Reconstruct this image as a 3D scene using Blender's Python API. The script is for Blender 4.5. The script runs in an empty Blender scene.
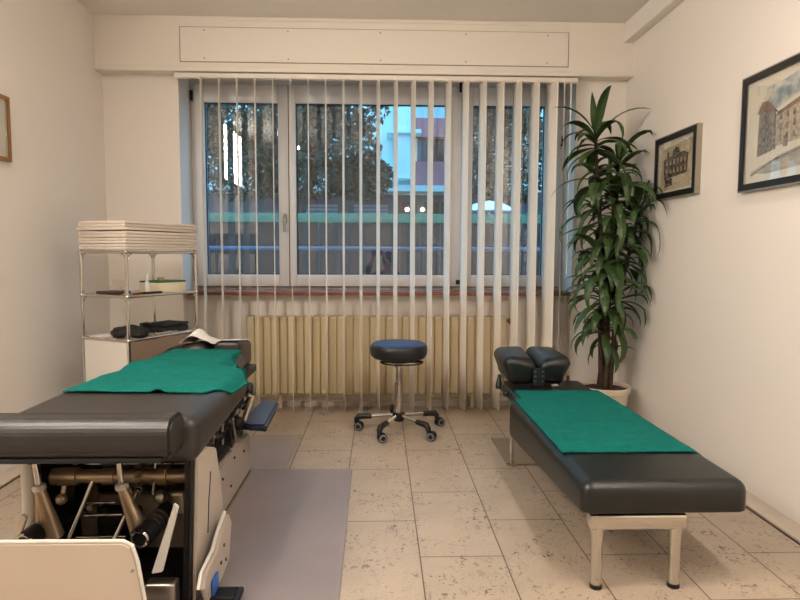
import bpy, bmesh, math, random
from mathutils import Vector, Matrix, noise
SC = bpy.context.scene
COL = SC.collection
PI = math.pi
rad = math.radians
V = Vector

# ------------------------------------------------------------------ materials
def nt(name):
    m = bpy.data.materials.new(name); m.use_nodes = True
    t = m.node_tree
    return m, t, t.nodes['Principled BSDF'], t.nodes.new

def lin(c):
    return tuple((x / 12.92 if x <= .04045 else ((x + .055) / 1.055) ** 2.4) for x in c) + (1,)

def mat(name, c, rough=.6, metal=0, bump=0, bscale=60, var=0, vscale=4, spec=.5, sheen=0, stretch=(1, 1, 1), coat=0):
    """plain coloured surface; c is an sRGB triple, var mottles it, bump roughens it"""
    m, t, p, new = nt(name)
    c = lin(c)
    p.inputs['Base Color'].default_value = c
    p.inputs['Roughness'].default_value = rough
    p.inputs['Metallic'].default_value = metal
    p.inputs['Specular IOR Level'].default_value = spec
    p.inputs['Coat Weight'].default_value = coat
    if sheen:
        p.inputs['Sheen Weight'].default_value = sheen
        p.inputs['Sheen Roughness'].default_value = .5
    tc = new('ShaderNodeTexCoord'); mp = new('ShaderNodeMapping')
    t.links.new(tc.outputs['Object'], mp.inputs['Vector'])
    mp.inputs['Scale'].default_value = stretch
    if var:
        n = new('ShaderNodeTexNoise'); n.inputs['Scale'].default_value = vscale; n.inputs['Detail'].default_value = 5
        r = new('ShaderNodeMapRange')
        r.inputs['From Min'].default_value = .3; r.inputs['From Max'].default_value = .7
        r.inputs['To Min'].default_value = 1 - var; r.inputs['To Max'].default_value = 1 + var
        mx = new('ShaderNodeMix'); mx.data_type = 'RGBA'; mx.blend_type = 'MULTIPLY'
        mx.inputs['Factor'].default_value = 1; mx.inputs['A'].default_value = c
        t.links.new(mp.outputs[0], n.inputs['Vector']); t.links.new(n.outputs['Fac'], r.inputs['Value'])
        t.links.new(r.outputs[0], mx.inputs['B']); t.links.new(mx.outputs['Result'], p.inputs['Base Color'])
    if bump:
        n = new('ShaderNodeTexNoise'); n.inputs['Scale'].default_value = bscale; n.inputs['Detail'].default_value = 3
        b = new('ShaderNodeBump'); b.inputs['Strength'].default_value = bump; b.inputs['Distance'].default_value = .01
        t.links.new(mp.outputs[0], n.inputs['Vector']); t.links.new(n.outputs['Fac'], b.inputs['Height'])
        t.links.new(b.outputs[0], p.inputs['Normal'])
    return m

def emit(name, c, s):
    m, t, p, new = nt(name)
    p.inputs['Base Color'].default_value = (.8, .8, .8, 1)
    p.inputs['Emission Color'].default_value = c + (1,)
    p.inputs['Emission Strength'].default_value = s
    return m

def floor_mat():
    m, t, p, new = nt('travertine_tiles')
    L = t.links.new
    tc = new('ShaderNodeTexCoord')
    mp = new('ShaderNodeMapping')           # bricks run along Y
    mp.inputs['Rotation'].default_value = (0, 0, -PI / 2)
    mp.inputs['Location'].default_value = (FLX, FLY, 0)
    L(tc.outputs['Object'], mp.inputs['Vector'])
    br = new('ShaderNodeTexBrick')
    br.offset = .5; br.inputs['Scale'].default_value = 1
    br.inputs['Brick Width'].default_value = .59; br.inputs['Row Height'].default_value = .301
    br.inputs['Mortar Size'].default_value = .0024; br.inputs['Mortar Smooth'].default_value = .1
    br.inputs['Color1'].default_value = lin((.70, .635, .555)); br.inputs['Color2'].default_value = lin((.675, .61, .53))
    br.inputs['Mortar'].default_value = lin((.33, .25, .18)); br.inputs['Bias'].default_value = 0
    L(mp.outputs[0], br.inputs['Vector'])
    # soft clouding of the stone
    n1 = new('ShaderNodeTexNoise'); n1.inputs['Scale'].default_value = 5; n1.inputs['Detail'].default_value = 6
    L(tc.outputs['Object'], n1.inputs['Vector'])
    r1 = new('ShaderNodeMapRange'); r1.inputs['From Min'].default_value = .3; r1.inputs['From Max'].default_value = .72
    r1.inputs['To Min'].default_value = .90; r1.inputs['To Max'].default_value = 1.06
    L(n1.outputs['Fac'], r1.inputs['Value'])
    # pits and squiggles
    def pits(scale, lo, hi, dist, sx=1, sy=1):
        q = new('ShaderNodeMapping'); q.inputs['Scale'].default_value = (sx, sy, 1)
        L(tc.outputs['Object'], q.inputs['Vector'])
        n = new('ShaderNodeTexNoise'); n.inputs['Scale'].default_value = scale; n.inputs['Detail'].default_value = 4
        n.inputs['Distortion'].default_value = dist
        L(q.outputs[0], n.inputs['Vector'])
        r = new('ShaderNodeMapRange'); r.inputs['From Min'].default_value = lo; r.inputs['From Max'].default_value = hi
        L(n.outputs['Fac'], r.inputs['Value']); return r
    a = pits(48, .575, .64, 1.6, 1, .8)
    g = pits(6, .40, .60, 0)
    ml = new('ShaderNodeMath'); ml.operation = 'MULTIPLY'
    L(a.outputs[0], ml.inputs[0]); L(g.outputs[0], ml.inputs[1])
    b = pits(130, .60, .68, .4)
    sc = new('ShaderNodeMath'); sc.operation = 'MULTIPLY'; sc.inputs[1].default_value = .45
    L(b.outputs[0], sc.inputs[0])
    mxm = new('ShaderNodeMath'); mxm.operation = 'MAXIMUM'
    L(ml.outputs[0], mxm.inputs[0]); L(sc.outputs[0], mxm.inputs[1])
    pit = new('ShaderNodeMath'); pit.operation = 'MULTIPLY'; pit.inputs[1].default_value = .85
    L(mxm.outputs[0], pit.inputs[0])
    m1 = new('ShaderNodeMix'); m1.data_type = 'RGBA'; m1.blend_type = 'MULTIPLY'; m1.inputs['Factor'].default_value = 1
    L(br.outputs['Color'], m1.inputs['A']); L(r1.outputs[0], m1.inputs['B'])
    m2 = new('ShaderNodeMix'); m2.data_type = 'RGBA'; m2.inputs['B'].default_value = lin((.30, .235, .18))
    L(pit.outputs[0], m2.inputs['Factor']); L(m1.outputs['Result'], m2.inputs['A'])
    L(m2.outputs['Result'], p.inputs['Base Color'])
    p.inputs['Roughness'].default_value = .42
    bp = new('ShaderNodeBump'); bp.inputs['Strength'].default_value = .25; bp.inputs['Distance'].default_value = .002; bp.invert = True
    L(pit.outputs[0], bp.inputs['Height']); L(bp.outputs[0], p.inputs['Normal'])
    return m
FLX, FLY = -2.095, .145      # phase of the tile joints

def glass_mat(name, base=.045, tint=(.97, .985, 1)):
    m = bpy.data.materials.new(name); m.use_nodes = True
    t = m.node_tree; t.nodes.clear(); new = t.nodes.new; L = t.links.new
    o = new('ShaderNodeOutputMaterial'); mx = new('ShaderNodeMixShader')
    tr = new('ShaderNodeBsdfTransparent'); tr.inputs['Color'].default_value = tint + (1,)
    gl = new('ShaderNodeBsdfGlossy'); gl.inputs['Roughness'].default_value = 0; gl.inputs['Color'].default_value = (1, 1, 1, 1)
    lw = new('ShaderNodeLayerWeight')
    pw = new('ShaderNodeMath'); pw.operation = 'POWER'; pw.inputs[1].default_value = 4
    ma = new('ShaderNodeMath'); ma.operation = 'MULTIPLY_ADD'; ma.inputs[1].default_value = 1 - base; ma.inputs[2].default_value = base
    L(lw.outputs['Facing'], pw.inputs[0]); L(pw.outputs[0], ma.inputs[0]); L(ma.outputs[0], mx.inputs['Fac'])
    L(tr.outputs[0], mx.inputs[1]); L(gl.outputs[0], mx.inputs[2]); L(mx.outputs[0], o.inputs['Surface'])
    return m

M = {}
M['wall'] = mat('painted_wall', (.925, .895, .855), .85, bump=.04, bscale=90)
M['ceil'] = mat('painted_ceiling', (.925, .90, .87), .9)
M['trim'] = mat('painted_trim', (.93, .90, .85), .6)
M['border'] = mat('floor_border', (.74, .68, .61), .6, var=.05, vscale=9)
M['gap'] = mat('dark_joint', (.25, .19, .14), .9)
M['upvc'] = mat('window_frame_white', (.92, .90, .885), .35)
M['seal'] = mat('rubber_seal', (.10, .11, .12), .6)
M['sill'] = mat('sill_terracotta', (.56, .33, .22), .55, var=.08, vscale=12)
M['glass'] = glass_mat('window_glass', .075)
M['picglass'] = glass_mat('picture_glass', .03)
M['slat'] = mat('blind_fabric', (.95, .915, .86), .8, bump=.05, bscale=300)
M['radiator'] = mat('radiator_enamel', (.83, .765, .62), .4)
M['black_vinyl'] = mat('black_vinyl', (.175, .16, .152), .37, bump=.10, bscale=220, spec=.5)
M['green_vinyl'] = mat('dark_green_vinyl', (.075, .092, .088), .38, bump=.10, bscale=160, spec=.5)
M['blue_vinyl'] = mat('blue_black_vinyl', (.19, .225, .33), .38, bump=.08, bscale=220)
M['stool_side'] = mat('stool_side_black', (.10, .105, .125), .45)
M['stool_top'] = mat('stool_top_blue', (.14, .22, .40), .45, bump=.08, bscale=260)
M['towel'] = mat('green_terry', (.0, .415, .375), .95, bump=.55, bscale=330, var=.12, vscale=30, sheen=.0, spec=.2)
M['chrome'] = mat('chrome', (.80, .78, .75), .14, 1)
M['steel'] = mat('brushed_steel', (.66, .63, .58), .32, 1, var=.1, vscale=20)
M['brass'] = mat('dull_nickel', (.72, .64, .53), .33, .7)
M['bronze'] = mat('bronze_plate', (.36, .28, .215), .4, .35, var=.15, vscale=15)
M['black'] = mat('black_plastic', (.06, .06, .065), .45)
M['black_metal'] = mat('black_metal', (.09, .085, .08), .5, .3, var=.2, vscale=25)
M['wheel'] = mat('grey_rubber', (.45, .45, .47), .6)
M['cream'] = mat('cream_enamel', (.80, .745, .67), .4, var=.03)
M['shaded_enamel'] = mat('shaded_beige_enamel', (.74, .69, .63), .4)  # grey-beige side covers of the table, with that side's shade put into the colour
M['base_enamel'] = mat('base_enamel', (.66, .61, .56), .4)  # same enamel on the base box, with more shade put into the colour
M['white'] = mat('white_enamel', (.88, .86, .82), .35)
M['blue'] = mat('blue_plastic', (.22, .40, .72), .5)
M['wood'] = mat('brown_board', (.38, .24, .16), .6, var=.2, vscale=14, stretch=(1, 8, 8))
M['mat_purple'] = mat('grey_vinyl_mat', (.56, .515, .505), .42, var=.06, vscale=3, bump=.05, bscale=120)
M['mat_grey'] = mat('clear_grey_mat', (.62, .56, .52), .45, var=.05, vscale=3)
M['shelf_panel'] = mat('shelf_panel', (.80, .76, .70), .35)
M['paper'] = mat('white_paper', (.91, .885, .85), .9, bump=.1, bscale=40)
M['cloth'] = mat('folded_sheet', (.84, .79, .735), .95, bump=.35, bscale=55, var=.04, vscale=25, stretch=(1, 1, 5))
M['pot'] = mat('pot_glaze', (.88, .83, .74), .35)
M['soil'] = mat('soil', (.30, .15, .11), .95, bump=1, bscale=90, var=.4, vscale=80)
M['bark'] = mat('bark', (.27, .21, .155), .9, bump=.8, bscale=70, var=.3, vscale=60)
M['leaf'] = mat('dracaena_leaf', (.22, .31, .155), .42, var=.32, vscale=9)
M['frame_black'] = mat('frame_black', (.10, .09, .085), .35)
M['frame_silver'] = mat('frame_silver', (.66, .63, .58), .3, .8)
M['frame_gold'] = mat('frame_gold', (.62, .44, .24), .4, .5)
M['lamp'] = emit('lamp_diffuser', (1, .91, .84), 51)
M['lightbox'] = emit('lightbox_diffuser', (1, .905, .80), 28)

# ------------------------------------------------------------------ mesh builder
class MB:
    def __init__(s, M=None):
        s.b = bmesh.new(); s.M = M or Matrix.Identity(4)
    def _fin(s, vs, m=None):
        T = s.M @ (m or Matrix.Identity(4))
        for v in vs: v.co = T @ v.co
        return vs
    def merge(s, o, m=None):
        me = bpy.data.meshes.new('t'); o.to_mesh(me); o.free()
        n = len(s.b.verts); s.b.from_mesh(me); bpy.data.meshes.remove(me)
        s.b.verts.ensure_lookup_table(); s._fin(s.b.verts[n:], m)
    def box(s, x, y, z, r=0, seg=3, m=None, fn=None):
        """x, y, z are (lo, hi) pairs; r rounds the edges; fn reshapes each vertex"""
        o = bmesh.new(); bmesh.ops.create_cube(o, size=1)
        c = V(((x[0] + x[1]) / 2, (y[0] + y[1]) / 2, (z[0] + z[1]) / 2)); d = V((abs(x[1] - x[0]), abs(y[1] - y[0]), abs(z[1] - z[0])))
        for v in o.verts: v.co = V((v.co.x * d.x, v.co.y * d.y, v.co.z * d.z)) + c
        if r: bmesh.ops.bevel(o, geom=o.edges[:], offset=min(r, min(d) * .49), segments=seg, profile=.5, affect='EDGES')
        if fn:
            for v in o.verts: v.co = V(fn(v.co))
        s.merge(o, m); return s
    def tube(s, p0, p1, r0, r1=None, n=16, bev=0):
        p0, p1 = V(p0), V(p1); r1 = r0 if r1 is None else r1
        d = p1 - p0; o = bmesh.new()
        bmesh.ops.create_cone(o, cap_ends=True, segments=n, radius1=r0, radius2=r1, depth=d.length)
        if bev: bmesh.ops.bevel(o, geom=[e for e in o.edges if any(len(f.verts) > 4 for f in e.link_faces)], offset=bev, segments=2, affect='EDGES')
        q = V((0, 0, 1)).rotation_difference(d.normalized()).to_matrix().to_4x4()
        s.merge(o, Matrix.Translation((p0 + p1) / 2) @ q); return s
    def path(s, pts, r, n=10, closed=False):
        pts = [V(p) for p in pts]; N = len(pts); o = bmesh.new(); rings = []
        up = V((0, 0, 1)); rr = r if isinstance(r, (list, tuple)) else [r] * N
        prev = None
        for i, p in enumerate(pts):
            a = pts[i - 1] if (i or closed) else p; c = pts[(i + 1) % N] if (i < N - 1 or closed) else p
            d = (c - a).normalized()
            u = d.cross(up) if prev is None else prev - d * prev.dot(d)
            if u.length < 1e-4: u = d.cross(V((1, 0, 0)))
            u.normalize(); prev = u; w = d.cross(u)
            rings.append([o.verts.new(p + (u * math.cos(k * 2 * PI / n) + w * math.sin(k * 2 * PI / n)) * rr[i]) for k in range(n)])
        for i in range(N if closed else N - 1):
            A, B = rings[i], rings[(i + 1) % N]
            for k in range(n): o.faces.new((A[k], A[(k + 1) % n], B[(k + 1) % n], B[k]))
        if not closed: o.faces.new(rings[0][::-1]); o.faces.new(rings[-1])
        bmesh.ops.recalc_face_normals(o, faces=o.faces[:]); s.merge(o); return s
    def lathe(s, prof, c=(0, 0, 0), n=40, m=None):
        o = bmesh.new(); rings = []
        for r, z in prof:
            if r < 1e-6: rings.append([o.verts.new((0, 0, z))])
            else: rings.append([o.verts.new((r * math.cos(k * 2 * PI / n), r * math.sin(k * 2 * PI / n), z)) for k in range(n)])
        for A, B in zip(rings, rings[1:]):
            for k in range(n):
                k2 = (k + 1) % n
                if len(A) == 1 and len(B) == 1: continue
                if len(A) == 1: o.faces.new((A[0], B[k2], B[k]))
                elif len(B) == 1: o.faces.new((A[k], A[k2], B[0]))
                else: o.faces.new((A[k], A[k2], B[k2], B[k]))
        bmesh.ops.recalc_face_normals(o, faces=o.faces[:])
        s.merge(o, Matrix.Translation(c) @ (m or Matrix.Identity(4))); return s
    def prism(s, pts, ext, bev=0):
        """polygon pts (3D, coplanar) pushed along ext"""
        o = bmesh.new(); vs = [o.verts.new(V(p)) for p in pts]
        f = o.faces.new(vs); r = bmesh.ops.extrude_face_region(o, geom=[f])
        for v in r['geom']:
            if isinstance(v, bmesh.types.BMVert): v.co += V(ext)
        bmesh.ops.recalc_face_normals(o, faces=o.faces[:])
        if bev: bmesh.ops.bevel(o, geom=o.edges[:], offset=bev, segments=2, affect='EDGES')
        s.merge(o); return s
    def ball(s, c, r, sc=(1, 1, 1), u=16, v=10, m=None):
        o = bmesh.new(); bmesh.ops.create_uvsphere(o, u_segments=u, v_segments=v, radius=r)
        for w in o.verts: w.co = V((w.co.x * sc[0], w.co.y * sc[1], w.co.z * sc[2]))
        s.merge(o, Matrix.Translation(c) @ (m or Matrix.Identity(4))); return s
    def grid(s, fn, nu, nv):
        o = bmesh.new(); g = [[o.verts.new(V(fn(i / nu, j / nv))) for i in range(nu + 1)] for j in range(nv + 1)]
        for j in range(nv):
            for i in range(nu): o.faces.new((g[j][i], g[j][i + 1], g[j + 1][i + 1], g[j + 1][i]))
        s.merge(o); return s
    def quads(s, faces):
        for f in faces: s.b.faces.new([s.b.verts.new(s.M @ V(p)) for p in f])
        return s

def wloc(o):
    l = V((0, 0, 0))
    while o: l += o.location; o = o.parent
    return l
def obj(name, mb, m, parent=None, smooth=35, loc=None):
    """ONE mesh object; vertices are given in room coordinates"""
    base = V(loc) if loc is not None else wloc(parent) if parent else V((0, 0, 0))
    for v in mb.b.verts: v.co -= base
    me = bpy.data.meshes.new(name); mb.b.to_mesh(me); mb.b.free()
    if smooth:
        me.shade_smooth(); me.set_sharp_from_angle(angle=rad(smooth))
    me.materials.append(M[m] if isinstance(m, str) else m)
    o = bpy.data.objects.new(name, me); COL.objects.link(o)
    if parent: o.parent = parent
    elif loc is not None: o.location = loc
    return o
def tag(o, label, cat, group=None):
    o['label'] = label; o['category'] = cat
    if group: o['group'] = group
    return o
def thing(name, loc, label, cat, group=None):
    o = bpy.data.objects.new(name, None); COL.objects.link(o); o.location = loc; o.empty_display_size = .1
    return tag(o, label, cat, group)
def struct(name, mb, m, parent=None, smooth=35):
    o = obj(name, mb, m, parent, smooth)
    if not parent: o['kind'] = 'structure'
    return o
def solidify(o, t):
    q = o.modifiers.new('thickness', 'SOLIDIFY'); q.thickness = t; q.offset = 1; return o

# ------------------------------------------------------------------ the room
XL, XR, YW, YB, ZC = -1.845, 1.68, 4.18, -2.6, 2.611      # walls, window wall, back wall, ceiling
OX0, OX1, OZ0, OZ1 = -1.347, 1.335, .80, 2.40               # window opening
YN, YF = 4.26, 4.44                                        # niche back, window frame
struct('floor', MB().box((XL - .1, XR + .1), (YB - .1, 4.6), (-.08, 0)), floor_mat(), smooth=0)
struct('ceiling', MB().box((XL - .1, XR + .1), (YB - .1, 4.6), (ZC, ZC + .1)), 'ceil', smooth=0)
struct('wall_left', MB().box((XL - .12, XL), (YB - .1, 4.6), (0, ZC)), 'wall', smooth=0)
struct('wall_right', MB().box((XR, XR + .12), (YB - .1, 4.6), (0, ZC)), 'wall', smooth=0)
struct('wall_back', MB().box((XL, XR), (YB - .12, YB), (0, ZC)), 'wall', smooth=0)
w = MB()
w.box((XL, OX0), (YW, 4.56), (0, ZC)); w.box((OX1, XR), (YW, 4.56), (0, ZC))
w.box((OX0, OX1), (YN, 4.56), (0, OZ0)); w.box((OX0, OX1), (4.35, 4.56), (OZ1, ZC))
struct('wall_window', w, 'wall', smooth=0)
# pale border strip along the side walls, with the dark joint to the tiles
for side, a, b, g in (('left', XL, XL + .095, .004), ('right', XR - .095, XR, -.004)):
    bb = struct('baseboard_' + side, MB().box((a, b), (YB, YW), (0, .012), .004, 2), 'border')
    e = b if side == 'left' else a
    struct('joint', MB().box((min(e, e + g * 1.6), max(e, e + g * 1.6)), (YB, YW), (0, .003)), 'gap', bb)
struct('baseboard_window', MB().box((OX0, OX1), (YN - .012, YN), (0, .035)), 'border')

# roller-shutter box over the window with its access panel
bx = struct('trim_1', MB().box((XL, XR), (4.08, YW + .001), (2.268, ZC)).box((XL, XR), (4.068, 4.085), (2.262, 2.292), .004, 2), 'trim')
p = MB()
px0, px1, pz0, pz1 = -1.295, 1.24, 2.325, 2.540
p.box((px0, px1), (4.071, 4.0795), (pz0, pz1), .002, 1)
struct('access_panel', p, 'trim', bx)
g = MB()
for x0, x1, z0, z1 in ((px0 - .005, px1 + .005, pz1, pz1 + .004), (px0 - .005, px1 + .005, pz0 - .004, pz0), (px0 - .005, px0, pz0, pz1), (px1, px1 + .005, pz0, pz1)):
    g.box((x0, x1), (4.077, 4.0798), (z0, z1))
struct('panel_gap', g, mat('panel_gap', (.55, .48, .40), .8), bx)
for x in (-1.14, -.6, 0, .56, 1.1):
    for z in (pz0 + .02, pz1 - .02):
        struct('screw', MB().tube((x, 4.0712, z), (x, 4.068, z), .005, n=10), 'frame_silver', bx)
struct('cover_strip', MB().box((-.98, .98), (4.07, 4.08), (2.585, 2.60), .002, 1), 'trim', bx)
struct('trim_2', MB().box((1.615, XR), (YB, 4.08), (2.486, ZC), .003, 1), 'ceil')

# ------------------------------------------------------------------ window
win = bpy.data.objects.new('window_1', None); COL.objects.link(win); win['kind'] = 'structure'
win.location = (0, YF, .82)
def ring(mb, x0, x1, z0, z1, t, y0, y1, r=.006):
    tl, tr, tb, tt = t
    mb.box((x0, x0 + tl), (y0, y1), (z0, z1), r, 2); mb.box((x1 - tr, x1), (y0, y1), (z0, z1), r, 2)
    mb.box((x0 + tl, x1 - tr), (y0, y1), (z0, z0 + tb), r, 2); mb.box((x0 + tl, x1 - tr), (y0, y1), (z1 - tt, z1), r, 2)
    return mb
fr = MB(); ring(fr, OX0, OX1, .82, 2.40, (.03, .03, .04, .14), YF, YF + .07)
fr.box((.575, .625), (YF, YF + .07), (.86, 2.26), .005, 2)
struct('window_frame', fr, 'upvc', win)
sashes = [(-1.325, -.655, .075, .075), (-.655, .585, .05, .085), (.612, 1.315, .055, .125)]
for k, (x0, x1, tl, tr) in enumerate(sashes):
    s = struct('sash', ring(MB(), x0, x1, .845, 2.275, (tl, tr, .085, .125), YF - .022, YF + .05), 'upvc', win)
    gx0, gx1, gz0, gz1 = x0 + tl, x1 - tr, .93, 2.15
    struct('seal', ring(MB(), gx0 - .002, gx1 + .002, gz0 - .002, gz1 + .002, (.007,) * 4, YF - .002, YF + .02, 0), 'seal', s)
    struct('pane', MB().box((gx0, gx1), (YF + .024, YF + .030), (gz0, gz1)), 'glass', s, 0)
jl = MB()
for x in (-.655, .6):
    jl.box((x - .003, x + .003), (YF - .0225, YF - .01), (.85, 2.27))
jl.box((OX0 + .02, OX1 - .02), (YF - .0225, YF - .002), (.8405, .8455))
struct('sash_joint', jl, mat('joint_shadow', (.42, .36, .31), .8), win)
h = MB().box((-.695, -.67), (YF - .034, YF - .02), (1.30, 1.37), .004, 2)
h.path([(-.683, YF - .03, 1.35), (-.683, YF - .06, 1.352), (-.683, YF - .066, 1.34), (-.683, YF - .066, 1.29), (-.683, YF - .064, 1.235)], [.010, .010, .011, .011, .009], 10)
struct('window_handle', h, 'steel', win)
for x, z in ((-1.33, 2.19), (-1.325, .955), (.575, 2.27), (1.318, 1.90)):
    struct('hinge', MB().tube((x, YF - .035, z - .035), (x, YF - .035, z + .035), .010, n=10), 'black', win)
struct('hinge', MB().box((.555, .595), (YF - .045, YF - .02), (.865, .895), .004, 2), 'black', win)
struct('window_sill', MB().box((OX0, OX1), (YW - .012, YF), (.797, .822), .004, 2), 'sill', win)

# ------------------------------------------------------------------ vertical blind
bl = thing('vertical_blind', (0, 4.09, 2.225), 'cream vertical blind with narrow hanging slats across the whole window', 'blind')
obj('head_rail', MB().box((-1.345, 1.315), (4.088, 4.125), (2.226, 2.258), .004, 2), 'slat', bl)
def slat_mesh(seed):
    def fn(u, v):
        t = u - .5; z = .02 + v * 2.205
        return (.004 * math.cos(t * PI) , t * .127, z)
    return MB().grid(fn, 6, 8)
base = slat_mesh(0)
for v in base.b.verts: v.co.z -= 2.225
me = bpy.data.meshes.new('slat'); base.b.to_mesh(me); base.b.free(); me.shade_smooth(); me.materials.append(M['slat'])
for i in range(22):
    x = -1.17 + .1157 * i if i < 21 else 1.228
    a = .15 + .14 * max(0, (i - 6) / 14) ** 1.1
    if i == 20: a = .42
    if i == 21: a = -.36
    o = bpy.data.objects.new('slat', me); COL.objects.link(o); o.parent = bl
    o.location = (x, 0, 0); o.rotation_euler.z = math.atan(a)
    q = o.modifiers.new('thickness', 'SOLIDIFY'); q.thickness = .0014
    s_ = MB().box((x - .006, x + .006), (4.094, 4.106), (2.215, 2.23), .002, 1)
    obj('slat_clip', s_, 'slat', bl)
obj('wand', MB().tube((1.262, 4.06, .95), (1.262, 4.06, 2.22), .005, n=8), 'slat', bl)

# ------------------------------------------------------------------ radiator
ra = thing('radiator', (0, 4.2, .1), 'cream column radiator standing in the niche under the window', 'radiator')
NC = 32; rx0, rx1 = -.92, .885; dx = (rx1 - rx0) / NC
c0 = None
for i in range(NC):
    x = rx0 + dx * (i + .5)
    if c0 is None:
        c = MB()
        for y in (4.163, 4.195, 4.227):
            c.box((x - dx * .485, x + dx * .485), (y, y + .024), (.13, .63), .011, 4)
        c.box((x - dx * .48, x + dx * .48), (4.163, 4.247), (.105, .15), .012, 3)
        c.box((x - dx * .48, x + dx * .48), (4.163, 4.247), (.61, .652), .012, 3)
        c0 = obj('column', c, 'radiator', ra); x00 = x
    else:
        o = c0.copy(); COL.objects.link(o); o.parent = ra; o.location.x = x - x00
obj('bottom_rail', MB().box((rx0, rx1), (4.19, 4.22), (.085, .108), .004, 2), 'radiator', ra)
for x in (-.7, .65):
    obj('foot', MB().tube((x, 4.205, 0), (x, 4.205, .09), .014, n=12), 'radiator', ra)
vv = obj('valve', MB().tube((.885, 4.19, .62), (.93, 4.19, .62), .012, n=12).tube((.905, 4.19, .62), (.905, 4.135, .62), .018, .021, 14, .004), mat('valve_knob', (.35, .28, .22), .5), ra)
obj('pipe', MB().path([(.885, 4.205, .12), (.98, 4.205, .12), (1.0, 4.205, .10), (1.0, 4.205, 0)], .010), 'radiator', ra)

# ------------------------------------------------------------------ floor mats
tag(obj('floor_mat', MB().box((-.80, -.138), (1.2, 2.98), (.0005, .006), .002, 1, fn=lambda v: (v.x + (.012 * (2.98 - v.y) / 1.2 if v.x > -.5 else 0), v.y, v.z)), 'mat_purple'),
    'large grey vinyl mat on the tiles beside the left treatment table', 'mat')
tag(obj('floor_mat', MB().box((-.86, -.475), (2.99, 3.55), (.0005, .004), .001, 1), 'mat_grey'),
    'small pale grey mat on the tiles behind the large mat', 'mat')

# ------------------------------------------------------------------ stool
sx, sy = .115, 3.65
st = thing('rolling_stool', (sx, sy, 0), 'round blue-topped rolling stool with chrome column in front of the radiator', 'stool')
obj('seat', MB().lathe([(0, .452), (.13, .452), (.155, .456), (.168, .468), (.174, .485), (.175, .51), (.172, .527), (.163, .539)], (sx, sy, 0), 48), 'stool_side', st)
obj('seat_top', MB().lathe([(.1635, .5385), (.154, .545), (.12, .550), (.06, .553), (0, .554)], (sx, sy, 0), 48), 'stool_top', st)
pts = [(sx + .018 + .125 * math.cos(k * PI / 16), sy - .02 + .10 * math.sin(k * PI / 16), .428) for k in range(32)]
lv = obj('lever_ring', MB().path(pts, .005, 8, True), 'black', st)
obj('seat_plate', MB().box((sx - .05, sx + .05), (sy - .05, sy + .05), (.425, .453), .008).tube((sx - .115, sy - .02, .43), (sx + .15, sy - .02, .43), .006), 'black', st)
obj('column', MB().tube((sx, sy, .10), (sx, sy, .30), .026, n=24).tube((sx, sy, .30), (sx, sy, .43), .018, n=24).tube((sx, sy, .395), (sx, sy, .428), .026, .03, 24), 'chrome', st)
obj('hub', MB().tube((sx, sy, .062), (sx, sy, .115), .034, .040, 20, .006), 'black', st)
for k, deg in enumerate((176, 243, 310, 20, 98)):
    a = rad(deg); d = V((math.cos(a), math.sin(a), 0)); t = V((-d.y, d.x, 0)); c = V((sx, sy, 0))
    arm = obj('arm', MB().tube(c + d * .03 + V((0, 0, .098)), c + d * .20 + V((0, 0, .088)), .011, .011, 12), 'chrome', st)
    obj('arm_end', MB().path([c + d * .165 + V((0, 0, .089)), c + d * .20 + V((0, 0, .089)), c + d * .245 + V((0, 0, .086)), c + d * .258 + V((0, 0, .07)), c + d * .262 + V((0, 0, .045))], [.016, .018, .019, .018, .012], 12), 'black', arm)
    sw = rad((-14, 12, -20, 24, 8)[k]); f = V((math.cos(sw), math.sin(sw), 0)); n = V((-f.y, f.x, 0))
    q = c + d * .262 + f * .018 + V((0, 0, .028))
    ca = obj('castor', MB().tube(q - n * .008, q + n * .008, .018, n=16).ball(q + V((0, 0, .016)), .018, (1, 1, .8)), 'black', st)
    for s_ in (-1, 1):
        obj('wheel', MB().tube(q + n * s_ * .010, q + n * s_ * .024, .028, .027, 20, .004), 'black', ca)
        obj('wheel_ring', MB().tube(q + n * s_ * .0235, q + n * s_ * .0250, .0225, .0215, 20), 'wheel', ca); obj('wheel_cap', MB().tube(q + n * s_ * .0245, q + n * s_ * .0268, .0145, .013, 16), 'black', ca)

# ------------------------------------------------------------------ right treatment bench
bn = thing('treatment_bench', (.92, 2.5, 0), 'low dark green padded treatment bench along the right wall', 'treatment bench')
def wedge(v):
    t = max(0, min(1, (3.05 - v.y) / 1.2)); z = v.z
    f = max(0, (.29 - z) / .132)
    return (v.x, v.y, z + f * .098 * t ** 1.5)
cu = MB().box((.648, 1.194), (1.85, 2.985), (.158, .363), .042, 6, fn=lambda v: wedge(v))
obj('cushion', cu, 'green_vinyl', bn, 60)
obj('corner_button', MB().ball((.662, 1.872, .325), .006), 'steel', bn)
obj('underboard', MB().box((.73, 1.10), (1.88, 3.0), (.25, .268), .003, 2, fn=lambda v: (v.x, v.y, v.z - .09 * max(0, (v.y - 1.98) / 1.0))), 'wood', bn)
fm = MB().box((.678, .996), (1.862, 1.905), (.200, .252), .010, 4)
obj('frame', fm, 'chrome', bn)
for x in (.708, .966):
    l = obj('leg', MB().tube((x, 1.883, .012), (x, 1.883, .20), .0185, n=24).tube((x, 1.883, .165), (x, 1.883, .215), .0215, n=24, bev=.003), 'chrome', bn)
    obj('rubber_foot', MB().tube((x, 1.883, 0), (x, 1.883, .014), .020, n=20), 'black', l)
obj('rear_leg', MB().tube((.680, 3.035, .006), (.680, 3.035, .20), .011, n=16).tube((.66, 3.035, .008), (.70, 3.035, .008), .008, n=10), 'chrome', bn)
obj('rear_leg', MB().tube((.860, 3.44, .006), (.860, 3.44, .30), .011, n=16), 'chrome', bn)
obj('base_plate', MB().box((.655, .868), (3.02, 3.47), (.0005, .008), .002, 1), 'steel', bn)
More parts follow.
